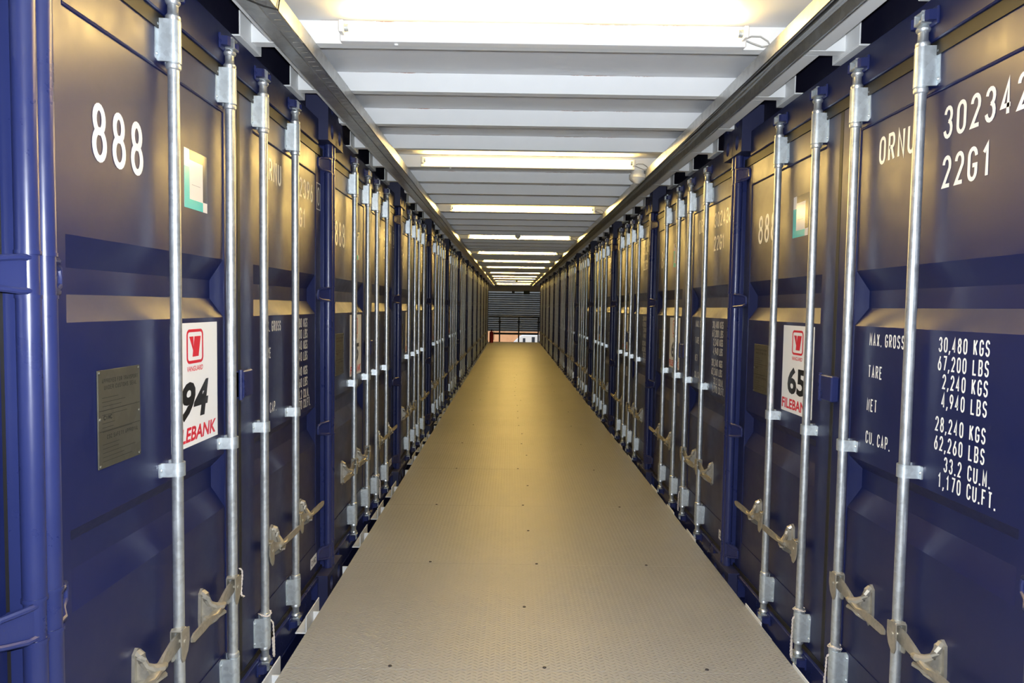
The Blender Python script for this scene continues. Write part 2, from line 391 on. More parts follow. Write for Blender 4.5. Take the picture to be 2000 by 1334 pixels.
def b_door(s):
    u = [s*a for a in (1.166, 1.073, 1.040, 0.182, 0.147, 0.0)]
    if s < 0: u[-1] = -0.022
    else: u[-1] = 0.004
    zz = [0.152, 0.32, 0.892, 0.980, 1.058, 1.103, 1.625, 1.695, 1.763, 1.843, 2.396, 2.512]
    rec = {3, 4, 7, 8}; D = 0.037; m = MB()
    def yy(i, j):
        return YP + (D if (i in (2, 3) and j in rec) else 0.0)
    vs = []; idx = {}
    for j, z in enumerate(zz[1:-1], 1):
        for i in range(1, 5):
            idx[i, j] = len(vs); vs.append((u[i], yy(i, j), z))
    fs = []
    for j in range(1, 10):
        for i in range(1, 4):
            a, b, c, d = idx[i, j], idx[i+1, j], idx[i+1, j+1], idx[i, j+1]
            q = [a, b, c, d]
            if i in (1, 3) and ((j in rec) != (j+1 in rec)):
                # diagonal from the outer full-height corner to the recess corner
                out_i, in_i = (1, 2) if i == 1 else (4, 3)
                jr, jo = (j, j+1) if j in rec else (j+1, j)
                r_, o_ = idx[in_i, jr], idx[out_i, jo]
                rest = [k for k in q if k not in (r_, o_)]
                fs += [(r_, o_, rest[0]), (r_, o_, rest[1])]
            else: fs.append(tuple(q))
    m.add(vs, fs)
    # frame members stand a touch proud of the sheet
    m.bbox(u[0], u[1], YFR, 0.095, zz[0], zz[-1], 0.0022); m.bbox(u[4], u[5], YFR, 0.095, zz[0], zz[-1], 0.0022)
    m.box(u[1]-s*0.002, u[4]+s*0.002, YFR+0.001, 0.095, zz[0], zz[1]-0.001); m.box(u[1]-s*0.002, u[4]+s*0.002, YFR+0.001, 0.095, zz[-2]+0.004, zz[-1])
    m.cyl((u[1], YP-0.001, zz[-2]+0.001), (u[4], YP-0.001, zz[-2]+0.001), 0.0055, 8)
    m.box(u[1], u[4], 0.085, 0.095, zz[1]-0.02, zz[-2]+0.02)
    m.ang = 14
    return m
def b_gasket(s):
    m = MB(); o = s*1.190; i = s*0.0 - 0.022
    m.bbox(s*1.164, s*1.192, 0.046, 0.096, 0.14, 2.552, 0.003)
    m.box(s*1.192, i, 0.030, 0.096, 2.512, 2.560); m.box(s*1.192, i, 0.032, 0.096, 0.128, 0.153)
    if s > 0:
        m.bbox(-0.024, 0.006, 0.034, 0.096, 0.153, 2.512, 0.003)
    return m
def b_hinge(s, z):
    m = MB(); h = 0.044
    m.cyl((s*1.203, 0.0, z-h), (s*1.203, 0.0, z+h), 0.0225, 16)
    m.cyl((s*1.203, 0.0, z-h-0.008), (s*1.203, 0.0, z-h), 0.0265, 16); m.cyl((s*1.203, 0.0, z+h), (s*1.203, 0.0, z+h+0.008), 0.0265, 16)
    # blade with raised rims reaching onto the door
    P = [(s*1.195, -0.016), (s*1.168, -0.004), (s*1.125, YFR-0.008), (s*1.108, YFR-0.004), (s*1.108, YFR+0.002), (s*1.16, 0.045), (s*1.20, 0.016)]
    m.prism(P, 'z', z-0.030, z+0.030)
    for e in (-1, 1):
        pts = [(s*1.195, -0.012, z+e*0.036), (s*1.168, -0.006, z+e*0.036), (s*1.13, YFR-0.012, z+e*0.030), (s*1.106, YFR-0.004, z+e*0.020)]
        m.tube(pts, 0.0075, 8)
    m.tube([(s*1.106, YFR-0.004, z-0.022), (s*1.103, YFR-0.004, z), (s*1.106, YFR-0.004, z+0.022)], 0.0065, 8)
    return m
def b_bar():
    m = MB(); R = 0.0172; m.lathe([(R, 0.26), (R, 2.46)], n=20)
    for sg, zc in ((1, 2.399), (-1, 0.328)):
        z = lambda d: zc + sg*d
        pr = [(R, z(-0.004)), (0.0215, z(0)), (0.0225, z(0.004)), (0.0225, z(0.012)), (0.0200, z(0.015)), (0.0200, z(0.146)), (0.0225, z(0.150)),
              (0.0225, z(0.158)), (0.0185, z(0.163)), (0.0160, z(0.168)), (0.0160, z(0.192)), (0.0210, z(0.197)), (0.0225, z(0.203)), (0.0190, z(0.211)), (0.0150, z(0.215)), (0.0150, z(0.232))]
        if sg < 0: pr = pr[::-1]
        m.lathe(pr, n=20)
        # cam claw: a bent strap turned over the keeper
        a, b = sorted((z(0.215), z(0.222))); m.bbox(-0.013, 0.026, -0.024, 0.014, a, b, 0.002)
        a, b = sorted((z(0.215), z(0.252))); m.bbox(-0.016, -0.010, -0.024, 0.014, a, b, 0.002)
        a, b = sorted((z(0.247), z(0.253))); m.bbox(-0.014, 0.020, -0.022, 0.012, a, b, 0.002)
        m.cyl((0.004, -0.004, z(0.22)), (0.004, -0.004, z(0.262)), 0.008, 10)
    return m
def b_saddle(zc, hh, hw=0.042, r=0.0235):
    # omega-shaped saddle bolted over the bar
    m = MB(); n = 12
    arcp = [(r*math.cos(math.radians(200 - (200+20)*0 - i*(220/n))), 0) for i in range(0)]
    pts = []
    for i in range(n+1):
        t = math.radians(205 + i*(130/n)*1.0); pts.append((r*math.cos(t)*1.0, r*math.sin(t)))
    # front half arc from left to right through -y, then legs down to the door
    pts = [(-r, 0.030)] + [(r*math.cos(math.radians(a)), r*math.sin(math.radians(a))) for a in range(180, 361, 15)] + [(r, 0.030)]
    outer = [(-hw, YP-0.006), (-r-0.004, YP-0.006)] + pts[1:-1] + [(r+0.004, YP-0.006), (hw, YP-0.006)]
    inner = [(hw, YP-0.0005), (r-0.002, YP-0.0005)] + [((r-0.004)*math.cos(math.radians(a)), (r-0.004)*math.sin(math.radians(a))) for a in range(360, 179, -15)] + [(-r+0.002, YP-0.0005), (-hw, YP-0.0005)]
    no = len(outer); c = 0.012 if hh > 0.04 else 0.004
    def lv(pts, z, inset): return [((p[0]*(1-inset) if abs(p[0]) > r+0.006 else p[0]), p[1], z) for p in pts]
    k = c/hw
    loops = [(zc-hh, k), (zc-hh+c*0.35, k*0.35), (zc-hh+c, 0), (zc+hh-c, 0), (zc+hh-c*0.35, k*0.35), (zc+hh, k)]
    poly = outer+inner; N = len(poly); vs = []
    for z, kk in loops: vs += lv(poly, z, kk)
    fs = [(j*N+i, j*N+(i+1) % N, (j+1)*N+(i+1) % N, (j+1)*N+i) for j in range(len(loops)-1) for i in range(N)]
    # end rims as quads between outer and inner strips
    for j in (0, len(loops)-1):
        for i in range(no-1): fs.append((j*N+i, j*N+i+1, j*N+N-2-i, j*N+N-1-i))
    m.add(vs, fs)
    zs = [zc-hh*0.7, zc+hh*0.7] if hh > 0.04 else [zc]
    for s in (-1, 1):
        for z in zs: m.lathe_y = None; m.cyl((s*(hw-0.009), YP-0.006, z), (s*(hw-0.009), YP-0.010, z), 0.0065, 10, 0.004)
    return m
def b_handle(s):
    # local origin at the bar axis, z=0 at the hub centre; runs outwards along +s
    m = MB()
    # clevis hub wrapped on the bar
    hub = [(-0.012, 0.045), (0.030, 0.055), (0.040, 0.048), (0.042, -0.035), (0.034, -0.052), (0.020, -0.055), (-0.002, -0.030), (-0.012, 0.0)]
    m.prism([(s*x, z) for x, z in hub], 'y', -0.028, -0.024); m.prism([(s*x*0.98, z+0.0) for x, z in hub], 'y', 0.006, 0.010)
    m.bbox(s*0.004, s*0.040, -0.027, 0.009, 0.046, 0.053, 0.002)
    m.cyl((s*0.022, -0.031, 0.012), (s*0.022, 0.012, 0.012), 0.006, 10)
    # lever: flat bar on edge, twisting flat at the catch, then the grip
    secs = [(0.012, -0.008, 0.014, 0.004, 0.026), (0.070, -0.009, 0.008, 0.005, 0.026), (0.120, -0.010, -0.002, 0.007, 0.018), (0.165, -0.014, -0.010, 0.013, 0.008),
            (0.205, -0.016, -0.014, 0.014, 0.007), (0.240, -0.018, -0.014, 0.007, 0.013), (0.300, -0.022, -0.012, 0.005, 0.016), (0.385, -0.028, -0.008, 0.005, 0.015), (0.404, -0.029, -0.007, 0.003, 0.008)]
    rings = []
    for x, y, z, hy, hz in secs:
        rings.append([(s*x, y+hy*a, z+hz*b) for a, b in ((-1, -.7), (-.7, -1), (.7, -1), (1, -.7), (1, .7), (.7, 1), (-.7, 1), (-1, .7))])
    vs = [v for g in rings for v in g]; n = 8
    fs = [(j*n+i, j*n+(i+1) % n, (j+1)*n+(i+1) % n, (j+1)*n+i) for j in range(len(secs)-1) for i in range(n)] + [tuple(range(n-1, -1, -1)), tuple(range((len(secs)-1)*n, len(secs)*n))]
    return m.add(vs, fs)
def b_catch(s):
    m = MB(); x = 0.182
    # back strap on the door, hooked retainer in front and rounded boss below
    m.prism([(s*(x+0.006), 0.074), (s*(x+0.024), 0.060), (s*(x+0.028), -0.03), (s*(x+0.024), -0.070), (s*(x+0.004), -0.086), (s*(x-0.016), -0.070), (s*(x-0.020), -0.03), (s*(x-0.012), 0.062)], 'y', YP-0.010, YP-0.0005)
    m.cyl((s*(x+0.004), YP-0.010, 0.052), (s*(x+0.004), YP-0.018, 0.052), 0.010, 10, 0.006); m.cyl((s*(x+0.004), YP-0.010, -0.064), (s*(x+0.004), YP-0.018, -0.064), 0.010, 10, 0.006)
    m.tube([(s*(x+0.006), YP-0.008, 0.060), (s*(x+0.010), YP-0.020, 0.052), (s*(x+0.011), YP-0.026, 0.036), (s*(x+0.006), YP-0.034, 0.018), (s*(x-0.008), YP-0.048, 0.004), (s*(x-0.030), YP-0.062, -0.004), (s*(x-0.050), YP-0.062, -0.006)], [0.012, 0.014, 0.012, 0.011, 0.013, 0.014, 0.009], 8)
    m.prism([(YP-0.006, 0.062), (YP-0.020, 0.056), (YP-0.028, 0.030), (YP-0.042, 0.006), (YP-0.050, -0.010), (YP-0.022, -0.034), (YP-0.006, -0.055)], 'x', s*(x+0.001), s*(x+0.013))
    m.prism([(s*(x-0.042), -0.066+YP+0.00), (s*(x-0.03), -0.078+YP), (s*(x+0.026), -0.064+YP), (s*(x+0.032), -0.022+YP), (s*(x+0.012), -0.020+YP), (s*(x-0.02), -0.052+YP)], 'z', -0.030, -0.022)
    m.tube([(s*(x-0.02), YP-0.058, -0.026), (s*(x-0.004), YP-0.046, -0.040), (s*(x+0.004), YP-0.020, -0.056), (s*(x+0.004), YP-0.008, -0.064)], [0.011, 0.012, 0.012, 0.010], 8)
    return m
def b_latch():
    m = MB(); m.bbox(-0.062, 0.050, 0.002, 0.036, 1.302, 1.410, 0.005); m.bbox(-0.062, -0.048, -0.004, 0.036, 1.302, 1.410, 0.003)
    m.cyl((-0.064, 0.008, 1.296), (-0.064, 0.008, 1.416), 0.008, 10); return m
def b_label888():
    return letters(MB(), '888', -0.955, 1.68+0.366, 0.155, 0.091, 0.066, YP-0.0009, st=0.0185)
def b_id(): return letters(MB(), 'ORNU', 0.283, 1.68+0.549, 0.103, 0.061, 0.044, YP-0.0009, st=0.0125)
def b_type(): return letters(MB(), '22G1', 0.668, 1.68+0.395, 0.103, 0.061, 0.044, YP-0.0009, st=0.0125)
WH, WP, WW, WS = 0.0485, 0.0262, 0.0185, 0.0058
WNAMES = (('MAX. GROSS', -.129), ('TARE', -.250), ('NET', -.378), ('CU. CAP.', -.502))
WROWS = (('30,480', 'KGS', -.124), ('67,200', 'LBS', -.183), ('2,240', 'KGS', -.241), ('4,940', 'LBS', -.300), ('28,240', 'KGS', -.378), ('62,260', 'LBS', -.438), ('33.2', 'CU.M.', -.500), ('1,170', 'CU.FT.', -.555))
def b_wname(t, z): return lambda: letters(MB(), t, 0.268, 1.68+z, WH, WP, WW, YP-0.0009, st=WS)
def b_wval(t, z): return lambda: letters(MB(), t, 0.829, 1.68+z, WH, WP, WW, YP-0.0009, right=True, st=WS)
def b_wunit(q, z): return lambda: letters(MB(), q, 0.856, 1.68+z, WH, WP*0.98, WW, YP-0.0009, st=WS)
def b_serial(t): return lambda: letters(MB(), t, 0.665, 1.68+0.551, 0.103, 0.0635, 0.045, YP-0.0009, st=0.0125)
def b_check(t):
    def f():
        m = letters(MB(), t, 1.102, 1.68+0.551, 0.103, 0.06, 0.042, YFR-0.0006, st=0.0115)
        x0, x1, z0, z1, y = 1.086, 1.160, 1.68+0.530, 1.68+0.675, YFR-0.0006
        ribbon(m, [(x0, z0), (x1, z0), (x1, z1), (x0, z1)], True, 0.006, y); return m
    return f
def b_cplate():
    m = MB(); m.bbox(-0.953, -0.746, YP-0.0045, YP-0.0005, 1.68-0.452, 1.68-0.186, 0.001)
    for x in (-0.945, -0.754):
        for z in (-0.445, -0.318, -0.193): m.cyl((x, YP-0.0045, 1.68+z), (x, YP-0.0075, 1.68+z), 0.0055, 10, 0.0035)
    return m
def b_cpltext():
    y = YP-0.0049; m = MB(); Z = 1.68
    letters(m, 'APPROVED FOR TRANSPORT', -0.935, Z-0.222, 0.012, 0.0084, 0.006, y); letters(m, 'UNDER CUSTOMS SEAL', -0.925, Z-0.240, 0.012, 0.0094, 0.0066, y)
    letters(m, 'C', -0.930, Z-0.322, 0.013, 0.012, 0.011, y, st=.003); letters(m, 'IMC', -0.919, Z-0.322, 0.013, 0.010, 0.009, y, st=.003)
    letters(m, 'CSC SAFETY APPROVAL', -0.915, Z-0.375, 0.012, 0.0086, 0.006, y)
    rnd = random.Random(3)
    for k in range(16):
        z = Z-0.262-k*0.0115
        if -0.33 < z-Z < -0.318 or -0.38 < z-Z < -0.36: continue
        m.box(-0.935, -0.935+rnd.uniform(0.05, 0.16), y, y+0.0002, z, z+0.0012)
    for z in (-0.296, -0.352): m.box(-0.948, -0.751, y, y+0.0002, Z+z, Z+z+0.0015)
    return m
def b_sheet(x0, x1, z0, z1, dy=0.0006):
    return lambda: MB().box(x0, x1, YP-dy, YP-0.0001, z0, z1)
NC = -0.385
def b_vlogo():
    m = MB(); Z = 1.68; y = YP-0.0012; x0, x1, z0, z1, r = NC-0.058, NC+0.058, Z-0.206, Z-0.098, 0.016
    pts = arc(x1-r, z1-r, r, r, 0, 90, 5)+arc(x0+r, z1-r, r, r, 90, 180, 5)+arc(x0+r, z0+r, r, r, 180, 270, 5)+arc(x1-r, z0+r, r, r, 270, 360, 5)
    ribbon(m, pts, True, 0.010, y)
    def poly(p): m.add([(NC+a, y, Z-0.152+b) for a, b in p], [tuple(range(len(p)))])
    poly([(-0.043, 0.034), (-0.012, 0.034), (-0.012, -0.020)]); poly([(-0.004, 0.034), (0.044, 0.034), (0.026, -0.036), (-0.020, -0.036)])
    return m
def sticker_text(t, h, w, z, bold, sh): return lambda: font_mesh(t, h, w, NC, 1.68+z, YP-0.0012, bold, sh)

def build_container(n, side, serial, check, num, label, logo_dx, logo_dz, loc, rz):
    root = thing('shipping_container', label, 'container', loc, rz, 'navy containers lining the walkway')
    part('body', 'body', b_body, NAVY, root)
    part('header', 'header', b_header, NAVY, root); part('sill', 'sill', b_sill, NAVYF, root)
    for s in (-1, 1):
        part('corner_post', f'post{s}', lambda: b_post(s), NAVYF, root)
        for t in (0, 1): part('corner_casting', f'cast{s}{t}', lambda: b_casting(s, t), CAST, root)
        for r in RODS:
            part('cam_keeper', 'keep1', lambda: b_keeper(True), NAVYF, root, (s*r, 0, 0)); part('cam_keeper', 'keep0', lambda: b_keeper(False), NAVYF, root, (s*r, 0, 0))
        d = part('door', f'door{s}', lambda: b_door(s), NAVY, root)
        part('gasket', f'gask{s}', lambda: b_gasket(s), GASK, d)
        for z in HINGES: part('hinge', f'hinge{s}{z}', lambda: b_hinge(s, z), NAVYF, d)
        for r in RODS:
            L = (s*r, 0, 0)
            part('locking_bar', 'bar', b_bar, GALV, d, L)
            part('bar_bracket', 'brT', lambda: b_saddle(2.480, 0.064), GALVB, d, L); part('bar_bracket', 'brB', lambda: b_saddle(0.247, 0.064), GALVB, d, L)
            part('bar_clamp', 'brM', lambda: b_saddle(1.149, 0.022), GALVB, d, L)
            part('door_handle', f'handle{s}', lambda: b_handle(s), IRON, d, (s*r, 0, 0.585))
            part('handle_catch', f'catch{s}', lambda: b_catch(s), IRON, d, (s*r, 0, 0.585))
    part('door_keeper', 'latch', b_latch, NAVYF, root)
    part('number_lettering', '888', b_label888, LETTER, root); part('owner_lettering', 'ornu', b_id, LETTER, root)
    part('type_lettering', '22g1', b_type, LETTER, root)
    for t, z in WNAMES: part('weight_lettering', 'wn'+t, b_wname(t, z), LETTER, root)
    for t, q, z in WROWS: part('weight_lettering', 'wr'+t, b_wval(t, z), LETTER, root); part('unit_lettering', 'wu'+t, b_wunit(q, z), LETTER, root)
    part('serial_lettering', 'ser'+serial, b_serial(serial), LETTER, root); part('check_digit', 'chk'+check, b_check(check), LETTER, root)
    p = part('approval_plate', 'cpl', b_cplate, PLATE, root); part('engraving', 'cplt', b_cpltext, PLTXT, p)
    # leasing sticker: white field, teal L on the left and foot, charcoal on the top and right
    x0, x1, z0, z1 = -0.452, -0.280, 1.68+0.318, 1.68+0.516
    st = part('leasing_sticker', 'ls', b_sheet(x0, x1, z0, z1, 0.0006), STW, root, (logo_dx, 0, logo_dz))
    part('teal_panel', 'ls1', lambda: MB().box(x0, x0+0.038, YP-0.0009, YP-0.0006, z0, z1-0.060).box(x0+0.038, x1-0.034, YP-0.0009, YP-0.0006, z0, z0+0.032), TEAL, st)
    part('charcoal_panel', 'ls2', lambda: MB().box(x0+0.038, x1, YP-0.0009, YP-0.0006, z1-0.034, z1).box(x1-0.034, x1, YP-0.0009, YP-0.0006, z0+0.034, z1-0.034), DKST, st)
    part('print_line', 'ls3', lambda: MB().box(x0+0.055, x1-0.055, YP-0.0009, YP-0.0006, z0+0.082, z0+0.084), GREYT, st)
    # numbered notice
    nt = part('number_notice', 'nt', b_sheet(NC-0.172, NC+0.178, 1.68-0.495, 1.68-0.071, 0.0008), PAPER, root)
    part('notice_logo', 'nt1', b_vlogo, RED, nt); part('notice_brand', 'nt2', sticker_text('VANGUARD', 0.018, 0.118, -0.238, 0.02, 0.25), RED, nt)
    part('notice_number', 'num'+num+side, sticker_text(num, 0.132, 0.205, -0.405, 0.034, 0.22 if side == 'L' else 0.0), BLACK, nt)
    part('notice_name', 'nt3'+side, sticker_text('FILEBANK', 0.050, 0.325, -0.479, 0.030, 0.2 if side == 'L' else 0.0), RED, nt)
    tg = part('maker_tag', 'tag', b_sheet(0.972, 1.088, 1.68-1.478, 1.68-1.418, 0.0008), PAPER, root); tg.location.y = -0.0045
    part('tag_lettering', 'tagt', lambda: letters(letters(MB(), 'C', 0.985, 1.68-1.463, 0.030, .02, .019, YP-0.0012, st=.006), 'IMC', 1.004, 1.68-1.463, 0.030, 0.0235, 0.019, YP-0.0012, st=.006), BLACK, tg)
    return root

XL, XR, YL, YR = 1.0561, 1.3325, 2.7586, 2.8779
serL = {0: ('302396', '0')}; serR = {0: ('302342', '7')}
for n in range(-1, 12):
    w = 'behind the nearest door' if n < 0 else ''
    numL = str(94+n); numR = str(65-n)
    if n == 0:
        la = 'navy blue container with notice 94, nearest fully seen on the left'
        lb = 'navy blue container lettered 302342 22G1 with notice 65, nearest on the right'
    elif n == -1:
        la = 'navy blue container cut off by the left edge, only its hinge post showing'
        lb = 'navy blue container beside the camera on the right, before the one lettered 302342'
    else:
        la = f'navy blue shipping container, {ordinal(n+1)} from the camera in the left row' + (', with notice 95' if n == 1 else '')
        lb = f'navy blue shipping container, {ordinal(n+1)} from the camera in the right row'
    sl = serL.get(n, (str(302300 + (37*n + 11) % 99 + 300 - 300), str((3*n+5) % 10)))
    sR = serR.get(n, (str(302400 + (29*n + 7) % 99), str((7*n+2) % 10)))
    build_container(n, 'L', sl[0], sl[1], numL, la, 0, 0, (-XL, YL+n*PITCHW, BASE), math.pi/2)
    build_container(n, 'R', sR[0], sR[1], numR, lb, -0.038, 0.036, (XR, YR+n*PITCHW, BASE), -math.pi/2)

# containers of the storeys above and below, of which only sills, headers and castings show
def b_sill_up():
    m = MB(); m.box(-1.066, 1.066, 0.088, 0.12, 0.0, 0.16); m.box(-1.16, 1.16, 0.09, 0.14, 0.16, 2.5); return m
for n in range(-1, 12):
    for side, X, Y, rz in (('left', -XL, YL, math.pi/2), ('right', XR, YR, -math.pi/2)):
        for dz, wd, pn in ((HT, 'above', 'upper'), (-HT, 'below', 'lower')):
            o = ordinal(n+1) if n >= 0 else 'nearest'
            t = thing('shipping_container', (f'dark navy container stacked {wd} the {o} {side} container, only its edge showing' if n >= 0 else f'dark navy container stacked {wd} the one beside the camera on the {side}'), 'container', (X, Y+n*PITCHW, BASE+dz), rz, f'{pn} storey containers')
            part('body', 'body2', b_body, DNAVY, t)
            if dz > 0: part('sill', 'sillup', b_sill_up, DNAVY, t)
            else: part('header', 'header', b_header, NAVY, t)
            for s in (-1, 1): part('corner_casting', f'cast{s}{0 if dz > 0 else 1}', lambda: b_casting(s, dz < 0), CAST, t)

# ---------------------------------------------------------------- walkway decks: floor below, ceiling above
J0, JP = 2.850, 0.615                       # web of the first joist, spacing
ZC = CZ + 1.155                             # underside of the ceiling sheet
ZJ = CZ + 1.062                             # underside of the ceiling joists
FX0, FX1 = -0.964, 1.277
FEND, CEND, YB = 30.8, 34.2, -3.4
m = MB(); k = -9
while True:
    a = J0 + 0.05 + k*JP*2; b = a + JP*2
    if a > FEND: break
    m.bbox(FX0, FX1, a+0.0008, min(b, FEND)-0.0008, -0.008, 0.0, 0.0008); k += 1
    if k > 40: break
flo = struct('floor', m, TREAD)
# plate screws, one mesh each
sc = MB().lathe([(0.009, 0.0), (0.008, 0.0025), (0.004, 0.0035)], n=8).mesh('screw', BOLT)
rnd = random.Random(5)
for k in range(0, 22):
    for x in (-0.52, 0.14, 0.86):
        if k % 2 and x != 0.14: continue
        link('screw', sc, flo, (x + rnd.uniform(-.05, .05), J0 + 0.05 + k*JP + rnd.uniform(.01, .03), 0.0))
m = MB(); yy = YB
m.box(-1.005, 1.318, YB, CEND, ZC, ZC+0.006)
struct('ceiling', m, CEIL)

def b_joist():        # C channel, web towards the camera
    H = ZC-ZJ; m = MB(); m.box(-1.075, 1.350, 0, 0.006, 0, H-0.001)
    m.bbox(-1.075, 1.350, 0.001, 0.052, 0, 0.007, 0.002); m.box(-1.075, 1.350, 0.006, 0.052, H-0.007, H-0.001)
    return m
def b_bracket(s, x):
    m = MB(); x1 = x + s*0.006
    m.bbox(min(x, x1), max(x, x1), -0.115, 0.115, -0.012, 0.082, 0.002)
    m.bbox(min(x, x+s*0.06), max(x, x+s*0.06), -0.115, 0.115, -0.018, -0.011, 0.002); return m
NJ = 52
for k in range(-9, NJ):
    y = J0 + k*JP
    if y > CEND-0.06: break
    if k >= 0: lab = f'white ceiling joist, {ordinal(k+1)} from the camera'
    else: lab = f'white ceiling joist overhead, {ordinal(-k)} behind the first one in view'
    t = thing('ceiling_joist', lab, 'joist', (0, y, ZJ), 0, 'white ceiling joists')
    part('beam', 'joist', b_joist, JOISTM, t)
    if k % 4 != 2 and y < 31.0:
        part('end_bracket', 'brkL', lambda: b_bracket(-1, -1.075), WHITE, t); part('end_bracket', 'brkR', lambda: b_bracket(1, 1.350), WHITE, t)
# edge plates between joists on both sides
for side, xa, xb in (('left', -1.000, -0.925), ('right', 1.130, 1.268)):
    for k in range(-9, NJ-1):
        y = J0 + k*JP + 0.053
        if y + JP > CEND: break
        o = f'{ordinal(k+2)} from the camera' if k >= -1 else f'overhead, {ordinal(-k)} before the view'
        e = MB().bbox(xa, xb, 0.001, JP-0.056, 0.001, 0.008, 0.0015).bbox(xa if side == 'left' else xb-0.006, xa+0.006 if side == 'left' else xb, 0.001, JP-0.056, 0.001, 0.088, 0.0015)
        key = 'edge'+side
        if key not in CACHE: CACHE[key] = e.mesh('edge_plate', WHITE)
        link('edge_plate', CACHE[key], None, (0, y, ZJ), label=f'white ceiling edge plate on the {side} side, {o}', category='plate', group=f'white edge plates along the {side}')
# floor joist ends standing out beside the deck plate
ZF = BASE - 0.001
for k in range(-4, 46):
    y = J0 + k*JP
    if y > FEND-0.1: break
    o = f'{ordinal(k+1)} from the camera' if k >= 0 else f'{ordinal(-k)} before the view'
    t = thing('floor_joist', f'white floor joist under the tread plate, {o}', 'joist', (0, y, ZJ-HT), 0, 'white joists under the walkway')
    part('beam', 'fjoist', lambda: MB().box(-1.0, 1.275, 0, 0.006, 0, -0.008-(ZJ-HT)-0.001).box(-1.0, 1.275, 0.006, 0.052, 0, 0.007), WHITE, t)
    if k % 4 != 2:
        part('end_bracket', 'fbl', lambda: MB().bbox(-1.008, -1.002, -0.11, 0.12, 0.0, 0.085, 0.002).bbox(-1.06, -1.002, -0.11, 0.12, -0.006, 0.001, 0.002), WHITE, t)
        part('end_bracket', 'fbr', lambda: MB().bbox(1.276, 1.282, -0.11, 0.12, 0.0, 0.085, 0.002).bbox(1.276, 1.335, -0.11, 0.12, -0.006, 0.001, 0.002), WHITE, t)

# ---------------------------------------------------------------- tube lamps
def b_lamp_body():
    m = MB(); m.bbox(-0.815, 0.815, -0.052, -0.001, -0.008, 0.066, 0.004)
    m.bbox(-0.60, -0.585, -0.030, -0.018, -0.014, -0.006, 0.002); return m
def b_holder(s): return lambda: MB().bbox(s*0.800-0.010, s*0.800+0.010, -0.100, -0.050, 0.012, 0.058, 0.004).cyl((s*0.812, -0.073, 0.035), (s*0.790, -0.073, 0.035), 0.018, 14)
def b_tube(): return MB().cyl((-0.790, -0.073, 0.035), (0.790, -0.073, 0.035), 0.0140, 16)
def b_cap(s): return lambda: MB().cyl((s*0.790, -0.073, 0.035), (s*0.772, -0.073, 0.035), 0.0146, 16)
for i, k in enumerate([-8, -4, 0, 4, 8, 13, 18, 22, 26, 31, 35, 38, 42, 46, 49]):
    y = J0 + k*JP
    lab = ['lit white tube lamp behind the camera, further one', 'lit white tube lamp just above and behind the camera'][i] if i < 2 else ('lit white tube lamp across the ceiling nearest the camera, largest in view' if i == 2 else f'lit white tube lamp across the ceiling, {ordinal(i-1)} from the camera')
    t = thing('tube_lamp', lab, 'lamp', (0.113, y, ZJ), 0, 'tube lamps on the ceiling joists')
    part('lamp_body', 'lbody', b_lamp_body, LAMPW, t); tb = part('tube', 'ltube', b_tube, TUBE, t)
    for s in (-1, 1): part('end_cap', f'lcap{s}', b_cap(s), GALVB, tb)
    for s in (-1, 1): part('lamp_holder', f'lh{s}', b_holder(s), LAMPW, t)
    if i >= 2:
        part('cable', 'lcab', lambda: MB().tube([(0.812, -0.03, 0.03), (0.84, -0.035, 0.040), (0.875, -0.04, 0.038), (0.905, -0.04, 0.020), (0.92, -0.04, -0.006)], 0.0035, 6).tube([(0.812, -0.03, 0.028), (0.845, -0.04, 0.010), (0.88, -0.045, -0.004), (0.905, -0.045, 0.0), (0.925, -0.045, 0.01)], 0.0035, 6), CABLE, t)

# ---------------------------------------------------------------- cable trays under the joists
def b_tray(x0, x1, lanes):
    m = MB(); z0, z1 = ZJ-0.062, ZJ-0.002; w = (x1-x0)/lanes; t = 0.0025
    for i in range(lanes):
        a, b = x0+i*w, x0+(i+1)*w
        m.box(a, a+t, YB, CEND, z0, z1); m.box(b-t, b, YB, CEND, z0, z1)
        m.box(a, a+0.010, YB, CEND, z0, z0+t); m.box(b-0.010, b, YB, CEND, z0, z0+t)
        m.box(a+t, (a+b)/2-0.006, YB, CEND, z1-t, z1); m.box((a+b)/2+0.006, b-t, YB, CEND, z1-t, z1)
        y = YB
        while y < CEND:
            l = 0.035 if y < 16 else 2.0
            m.box((a+b)/2-0.006, (a+b)/2+0.006, y, min(y+l, CEND), z1-t, z1); y += l+0.022
    return m
def b_tray_left():
    # closed outer duct, slotted inner lane with open top, side plate towards the walkway
    m = MB(); z0, z1, t = ZJ-0.062, ZJ-0.002, 0.0025
    m.box(-0.922, -0.920, YB, CEND, z0, z1); m.box(-0.920, -0.868, YB, CEND, z0, z0+t); m.box(-0.870, -0.868, YB, CEND, z0+t, z1); m.box(-0.920, -0.870, YB, CEND, z1-t, z1)
    m.box(-0.863, -0.8615, YB, CEND, z0, z0+0.012); m.box(-0.812, -0.810, YB, CEND, z0, z1)
    m.box(-0.8615, -0.853, YB, CEND, z0+0.001, z0+0.003); m.box(-0.826, -0.818, YB, CEND, z0+0.001, z0+0.003)
    y = YB
    while y < CEND:
        l = 0.052 if y < 14 else 2.0
        m.box(-0.853, -0.826, y, min(y+l-0.004, CEND), z0+0.001, z0+0.003)
        y += l
    y = YB
    while y < CEND:       # cross ties joining the side plate to the lanes
        m.box(-0.868, -0.810, y, y+0.03, z1-t, z1); y += JP
    return m
link('cable_tray', b_tray_left().mesh('cable_tray', TRAY), label='long galvanised double slotted cable tray under the joists on the left', category='cable tray')
link('cable_tray', b_tray(1.015, 1.128, 1).mesh('cable_tray', TRAY), label='long galvanised cable tray with loose cables inside, under the joists on the right', category='cable tray')
r = random.Random(8)
